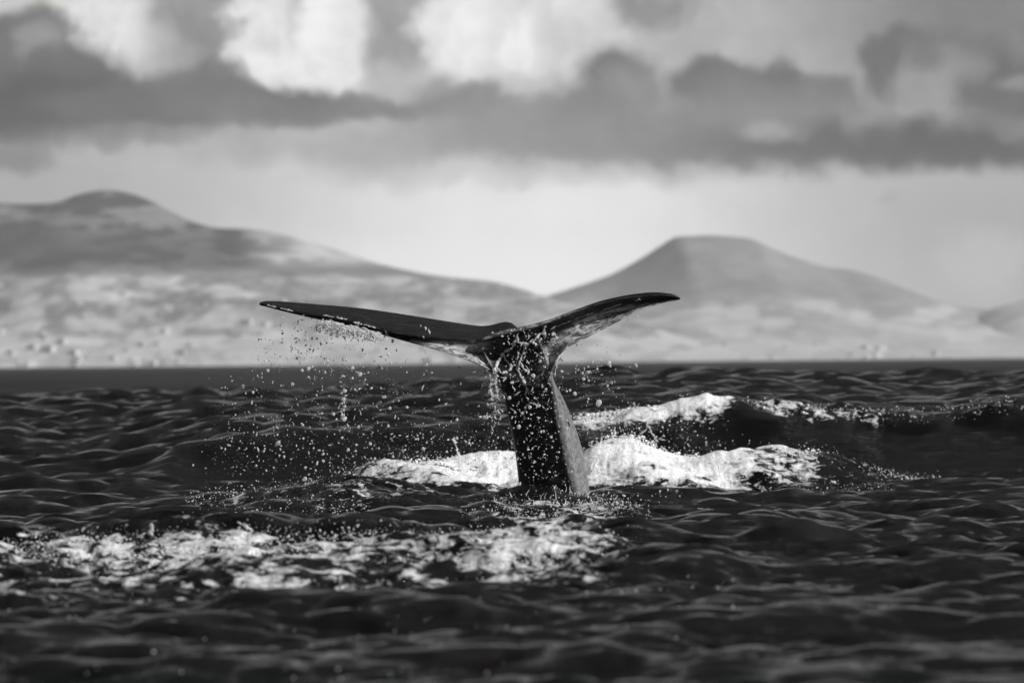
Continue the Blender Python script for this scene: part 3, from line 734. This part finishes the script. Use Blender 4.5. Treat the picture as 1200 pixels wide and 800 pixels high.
low(1700, 540, 760, 41, 55.5, .08, .0012, .0065, 3, 3); low(700, 600, 745, 45, 52, .14, .0015, .008, 3); low(900, 0, 740, 34, 39, .05, .0012, .005, 3); low(900, 0, 750, 37.8, 39.2, .09, .0012, .006, 3)
for i in range(90):      # little bursts
    px = 545 + 205 * sr.random(); d = 43 + 11 * sr.random(); z0 = sea_z(px, d); n = int(6 + 14 * sr.random()); hh = .05 + .12 * sr.random() ** 2; a = sr.normal(0, .6)
    for k in range(n):
        t = sr.random(); sp4.add(((px - 600) / F * d + a * hh * t + sr.normal(0, .012), d - CAM_D, z0 + .02 + hh * t), rad(.0018, .007, 2.5))
low(1000, 215, 430, 49, 56, .12, .002, .009, 3); low(400, 390, 610, 60.4, 62, .14, .002, .009, 3); low(300, 690, 980, 60.6, 62, .14, .0018, .008, 3); low(400, 850, 1050, 57.5, 62, .06, .0016, .007, 3); low(400, 690, 860, 64, 68.5, .10); low(420, 860, 1190, 67.9, 68.9, .07, .002, .010, 3); low(300, 655, 850, 67.6, 69, .14, .002, .010, 3)
low(300, 450, 600, 64, 68, .1); low(250, 1000, 1100, 60, 66, .04); low(140, 0, 900, 24, 34, .05, .002, .006); low(200, 600, 800, 54, 58, .2)
o = add_obj('spray', sp4.build('spray', M_SPRAY), M_SPRAY); tag(o, 'low spray leaping off the foam and churned water around the tail', 'spray', kind='stuff')

# ---- froth: lumps of broken water piled on the foam
def froth(name, label, regs):
    c = Cloud()
    for n, px0, px1, d0, d1, lo, hi in regs:
        for i in range(n):
            px = px0 + (px1 - px0) * sr.random(); d = d0 + (d1 - d0) * sr.random()
            if foam_mask(np.array([px]), np.array([d]))[0] < .4 + .25 * sr.random(): continue
            r = rad(lo, hi, 2.0); c.add(((px - 600) / F * d, d - CAM_D, sea_z(px, d) + r * .2 + .05 * sr.random()), r, .7)
    o = add_obj(name, c.build(name, M_FROTH), M_FROTH); tag(o, label, 'foam', kind='stuff')
b_ = NB('froth'); b_.b.inputs['Base Color'].default_value = (.88, .88, .88, 1); b_.b.inputs['Roughness'].default_value = .5
M_FROTH = b_.m
froth('foam', 'thick white froth along the top of the ridge right behind the tail', [(400, 400, 610, 60.9, 61.6, .005, .016), (600, 688, 960, 60.9, 61.6, .005, .018)])
froth('foam', 'white froth along the crest of the dark wave behind', [(900, 660, 850, 67.7, 69.0, .006, .022), (500, 850, 1200, 67.9, 68.8, .006, .018)])
froth('foam', 'lacy froth on the breaking foam line in front of the tail', [(2000, 0, 740, 35.5, 39.2, .003, .009)])

# ---- ropes of water running over the stock
def ropes(name, label, cat, lines, y, r0, on, wig=1.2):
    if name == 'splash':
        root = bpy.data.objects.new('splash', None); C.objects.link(root); root.location = P(*lines[0][0], y); tag(root, label, cat)
        for L_ in lines:
            V = []; Fc = []; strand(V, Fc, L_, y, r0, wig, on)
            q = add_obj('jet', mesh_np('jet', np.array(V) - np.array(root.location), np.array(Fc)), M_SPRAY, root)
        return root
    V = []; Fc = []
    for L_ in lines: strand(V, Fc, L_, y, r0, wig, on)
    me = mesh_np(name, np.array(V), np.array(Fc)); o = add_obj(name, me, M_SPRAY); tag(o, label, cat); return o
ropes('running_water', 'branching white rope of water running down the upper left of the stock', 'running water',
      [[(607, 392), (603, 402), (598, 409), (590, 414), (586, 421), (581, 427), (580, 438), (579, 446)], [(590, 414), (594, 424), (600, 428), (597, 434)], [(581, 430), (588, 437), (596, 434)], [(604, 396), (610, 404)], [(583, 422), (580, 432), (583, 442)], [(598, 409), (589, 411)]], 0, .012, True)
ropes('running_water', 'long white rope of water running from the right fluke down the middle of the stock', 'running water',
      [[(640, 380), (637, 388), (631, 394), (623, 400), (616, 406), (612, 414), (610, 424), (607, 430), (608, 438), (612, 443)], [(637, 388), (639, 397)], [(616, 406), (613, 400)], [(607, 430), (600, 428)], [(610, 424), (616, 434), (621, 438)], [(612, 443), (616, 452), (618, 462)], [(623, 400), (630, 404)]], 0, .011, True)
ropes('running_water', 'short white ropes of water curling low on the stock', 'running water',
      [[(614, 484), (616, 476), (621, 472), (628, 473), (630, 478)], [(616, 452), (620, 458), (619, 464)], [(615, 490), (614, 482)]], 0, .006, True)
ropes('hanging_water', 'knotted string of white water hanging beside the left of the stock', 'hanging water',
      [[(581, 436), (577, 444), (575, 452), (574, 458), (577, 464), (581, 466), (583, 460), (580, 450), (582, 444)], [(577, 464), (576, 470)], [(575, 488), (568, 490), (561, 487), (556, 486)], [(579, 438), (581, 446), (577, 452)]], -.38, .012, False, 1.5)
# beads along the near edge of the left fluke
V = []; Fc = []
for a, b in [((313, 357), (325, 360)), ((329, 361), (344, 365)), ((379, 369), (392, 371.5)), ((394, 372), (408, 374.5)), ((414, 377), (426, 380)), ((426, 380), (442, 384.5)), ((452, 388), (455, 394))]:
    strand(V, Fc, [a, ((a[0] + b[0]) / 2, (a[1] + b[1]) / 2), b], 0, .0075, .6, True)
o = add_obj('edge_water', mesh_np('edge_water', np.array(V), np.array(Fc)), M_SPRAY); tag(o, 'bright beads of water along the near edge of the left fluke', 'edge water')
V = []; Fc = []
for a in [[(645, 386), (658, 380), (672, 374.5)], [(672, 374.5), (686, 369), (700, 364.5)], [(706, 363), (720, 358.5), (729, 355.5)], [(648, 389), (652, 394), (649, 400)], [(744, 352), (754, 350.5)], [(650, 440), (652, 428), (658, 416)]]:
    strand(V, Fc, a, 0, .0055, .9, True)
o = add_obj('edge_water', mesh_np('edge_water', np.array(V), np.array(Fc)), M_SPRAY); tag(o, 'bright beads of water along the fold beneath the right fluke', 'edge water', kind='stuff')
V = []; Fc = []
for i in range(150):
    px = sr.choice([330, 346, 350, 362, 372, 376, 385, 390, 403, 403, 404, 418, 424, 440, 452, 498, 300, 310, 322]) + sr.normal(0, 3); py = 374 + 130 * sr.random() ** 1.3
    if px < 325: py += 20
    ln = 2 + 7 * sr.random() ** 2; a = sr.normal(0, .5)
    strand(V, Fc, [(px, py), (px + a * ln * .5, py + ln * .5), (px + a * ln * .6, py + ln)], -.1 + sr.normal(0, .15), .0030 + .005 * sr.random() ** 2, 1.1, False, 2)
for i in range(70):
    px = sr.normal(578, 6); py = 430 + 70 * sr.random(); ln = 2 + 6 * sr.random(); a = sr.normal(0, .9)
    strand(V, Fc, [(px, py), (px + a * ln * .5, py + ln * .5), (px + a * ln * .6, py + ln)], -.42 + sr.normal(0, .05), .003 + .005 * sr.random() ** 2, 1.1, False, 2)
for i in range(50):
    px = sr.normal(614, 16); py = 385 + 150 * sr.random() ** 1.3; ln = 2 + 6 * sr.random(); a = sr.normal(0, .8)
    strand(V, Fc, [(px, py), (px + a * ln * .5, py + ln * .5), (px + a * ln * .6, py + ln)], -.5, .0025 + .005 * sr.random() ** 2, 1.1, False, 2)
o = add_obj('water_threads', mesh_np('water_threads', np.array(V), np.array(Fc)), M_SPRAY); tag(o, 'short torn threads of falling water under the left fluke and by the stock', 'water threads', kind='stuff')
# lacy sheet under the left fluke
V = []; Fc = []
for i in range(150):
    px = 374 + 72 * sr.random(); py = 372 + (px - 374) * .24 + 6 * sr.random(); pts = [(px, py)]
    ang = R(90) + sr.normal(0, .9)
    for k in range(int(2 + 3 * sr.random())):
        ang += sr.normal(0, .5); px += math.cos(ang) * 4.5; py += abs(math.sin(ang)) * 3.6; pts.append((px, min(py, 402 - abs(px - 410) * .12)))
    strand(V, Fc, pts, -.18 + sr.normal(0, .03), .003 + .004 * sr.random(), .8, False, 3)
for x0, y0, x1, y1 in [(372, 374, 375, 388), (332, 370, 330, 380), (355, 369, 352, 375), (516, 402, 514, 412), (452, 388, 449, 400)]:
    strand(V, Fc, [(x0, y0), ((x0 + x1) / 2, (y0 + y1) / 2), (x1, y1)], -.06, .005, .8)
o = add_obj('water_curtain', mesh_np('water_curtain', np.array(V), np.array(Fc)), M_SPRAY); tag(o, 'lacy curtain of water shedding from the left fluke', 'water curtain', kind='stuff')
# jets of splash
ropes('splash', 'thin forked splash leaping before the wave just left of the tail', 'splash',
      [[(538, 548), (539, 538), (536, 528), (533, 518), (532, 510)], [(533, 518), (529, 512)], [(538, 545), (530, 549)], [(538, 545), (546, 549)], [(560, 546), (568, 540), (572, 547)]], 3.6, .009, False)
ropes('splash', 'forked white splash on the dark wave face right of the tail', 'splash',
      [[(745, 479), (744, 474), (742, 471)], [(745, 478), (748, 474)]], 11.0, .007, False)
ropes('splash', 'crooked white trickle down the dark wave face beneath the foam crest', 'splash',
      [[(757, 492), (759, 498), (763, 505), (767, 512), (772, 518)], [(760, 500), (753, 507), (746, 512)], [(772, 514), (780, 516)]], 7.0, .010, False)
ropes('splash', 'small leaping splash on the foam line at the left', 'splash',
      [[(177, 626), (178, 618), (177, 612)], [(174, 626), (177, 618)], [(280, 612), (288, 616), (296, 622)]], -18.3, .010, False)
ropes('splash', 'upright splash thrown up at the foot of the tail', 'splash',
      [[(655, 585), (656, 577), (660, 572)], [(648, 588), (644, 580)], [(664, 588), (667, 578)], [(640, 592), (636, 584), (631, 580)], [(670, 590), (675, 582)]], -1.0, .006, False)

V = []; Fc = []
def spikes(n, px0, px1, d0, d1, h, r0):
    for i in range(n):
        px = px0 + (px1 - px0) * sr.random(); d = d0 + (d1 - d0) * sr.random(); z0 = sea_z(px, d); hh = h * (.25 + sr.random() ** 3)
        b0 = Vector(((px - 600) / F * d, d - CAM_D, z0 - .03)); lean = Vector((sr.normal(0, .5), sr.normal(0, .3), 1)); lean.normalize()
        pts = [b0 + lean * hh * t + Vector((sr.normal(0, .006), 0, 0)) for t in (0, .35, .6, .85, 1.1)]
        rr = [r0 * q * (.6 + .8 * sr.random()) for q in (1.6, 1.0, .7, .55, .25)]; tube(V, Fc, pts, rr, 5)
spikes(420, 570, 730, 51, 55.9, .13, .008); spikes(200, 560, 750, 43, 50, .09, .007); spikes(160, 610, 690, 55.5, 56.6, .16, .007)
spikes(260, 0, 740, 37.6, 39.2, .05, .004); spikes(160, 690, 960, 60.3, 61.3, .08, .008); spikes(110, 400, 600, 60.3, 61.3, .07, .007); spikes(120, 660, 850, 67.8, 68.8, .08, .009)
o = add_obj('splash', mesh_np('splash', np.array(V), np.array(Fc)), M_SPRAY); tag(o, 'small torn splash tips round the foot of the tail and along the foam crests', 'splash', kind='stuff')

# ---- the largest drops, each one a thing
me_drop = None
V0, F0 = I2
drop_kinds = []
for k in range(6):
    a = sr.normal(0, 1, (3, 3)); Vk = V0 * (1 + .22 * np.sin(V0 @ a * 2.2).sum(1, keepdims=True) * .6) * np.array([1, 1, 1.0 + .35 * sr.random()], np.float32)
    m_ = mesh_np('water_drop', Vk, F0); m_.materials.append(M_DROP); drop_kinds.append(m_)
def drop(px, py, diam, y, label, group):
    o = bpy.data.objects.new('water_drop', drop_kinds[int(sr.integers(6))]); C.objects.link(o)
    o.location = P(px, py, y); r = diam * .43 / F * CAM_D; o.scale = (r, r * .95, r)
    o.rotation_euler = (sr.normal(0, .5), sr.normal(0, .5), 0)
    if group == GL[1]:
        z_ = 'against the pale shore' if py < 428 else 'against the far sea' if py < 500 else 'against the dark wave'
        label = 'bright water drop under the left fluke, ' + z_; group = group + ' ' + z_
    elif group == GS[1]:
        z_ = 'upper' if py < 460 else 'middle' if py < 540 else 'lower'
        label = 'bright water drop in front of the %s dark tail stock' % z_; group += ' ' + z_
    tag(o, label, 'drop', group)
GL = ('bright water drop falling through the air under the left fluke', 'large drops under the left fluke')
GR = ('bright water drop falling through the air under the right fluke', 'large drops under the right fluke')
GS = ('bright water drop flying in front of the dark tail stock', 'large drops in front of the stock')
drop(702, 472.5, 7.5, -.1, 'largest round water drop, right of the tail over the foam crest', 'large drops under the right fluke')
drop(713.5, 425.5, 5.5, -.1, 'oval water drop at the horizon line, largest close beneath the right fluke', 'large drops under the right fluke')
for px, py, s in [(674, 461, 4.5), (668, 457, 3.5), (684, 444, 4.5), (690, 436, 3.5), (717, 448, 3.5), (745, 427, 3), (700, 432, 3), (695, 424, 3), (712, 452, 3), (683, 437, 3), (690, 446, 3)]:
    drop(px, py, s, sr.normal(-.05, .1), *GR)
for px, py, s in [(403.5, 490.5, 6.5), (422, 439, 6), (413, 431, 5), (401, 486, 4), (391, 485, 4), (403, 451, 5), (404, 458, 5), (403, 468, 5), (404, 476, 4), (444, 472, 5), (449, 465, 4), (451, 465, 4), (326, 519, 6), (357, 561, 6), (362, 432, 5), (366, 430, 4), (354, 434, 4), (343, 450, 5), (285, 452, 4), (314, 434, 4),
                  (500, 427, 4.5), (502, 445, 4), (495, 443, 4), (464, 458, 4), (457, 478, 4.5), (475, 463, 3.5), (477, 477, 3.5), (420, 500, 4), (455, 499, 4), (408, 527, 4.5), (379, 540, 4), (472, 528, 4.5), (434, 520, 4), (378, 383, 4), (388, 392, 4), (437, 437, 4), (452, 440, 4)]:
    drop(px, py, s, sr.normal(-.05, .12), *GL)
for px, py, s in [(625, 440, 5), (597, 466, 5), (621, 477, 5), (632, 475, 4), (608, 500, 5), (612, 484, 4), (637, 505, 3.5), (646, 512, 3.5), (619, 571, 4.5), (609, 567, 3.5), (648, 392, 4), (652, 396, 4), (633, 423, 4), (592, 443, 4), (640, 456, 3.5)]:
    drop(px, py, s, -.6, *GS)

# ------------------------------------------------------------------ haze
import bmesh
bm = bmesh.new(); bmesh.ops.create_cube(bm, size=1.0)
me = bpy.data.meshes.new('haze'); bm.to_mesh(me); bm.free()
hzm = bpy.data.materials.new('haze_air'); hzm.use_nodes = True; t_ = hzm.node_tree; t_.nodes.clear()
oo = t_.nodes.new('ShaderNodeOutputMaterial'); pv = t_.nodes.new('ShaderNodeVolumePrincipled'); t_.links.new(pv.outputs[0], oo.inputs['Volume'])
pv.inputs['Color'].default_value = (.95, .95, .95, 1); pv.inputs['Density'].default_value = HAZE
me.materials.append(hzm)
ho = bpy.data.objects.new('haze', me); C.objects.link(ho)
ho.scale = (33000, 33000, 381); ho.location = (0, 0, -3.0 + 190.5); tag(ho, kind='stuff')
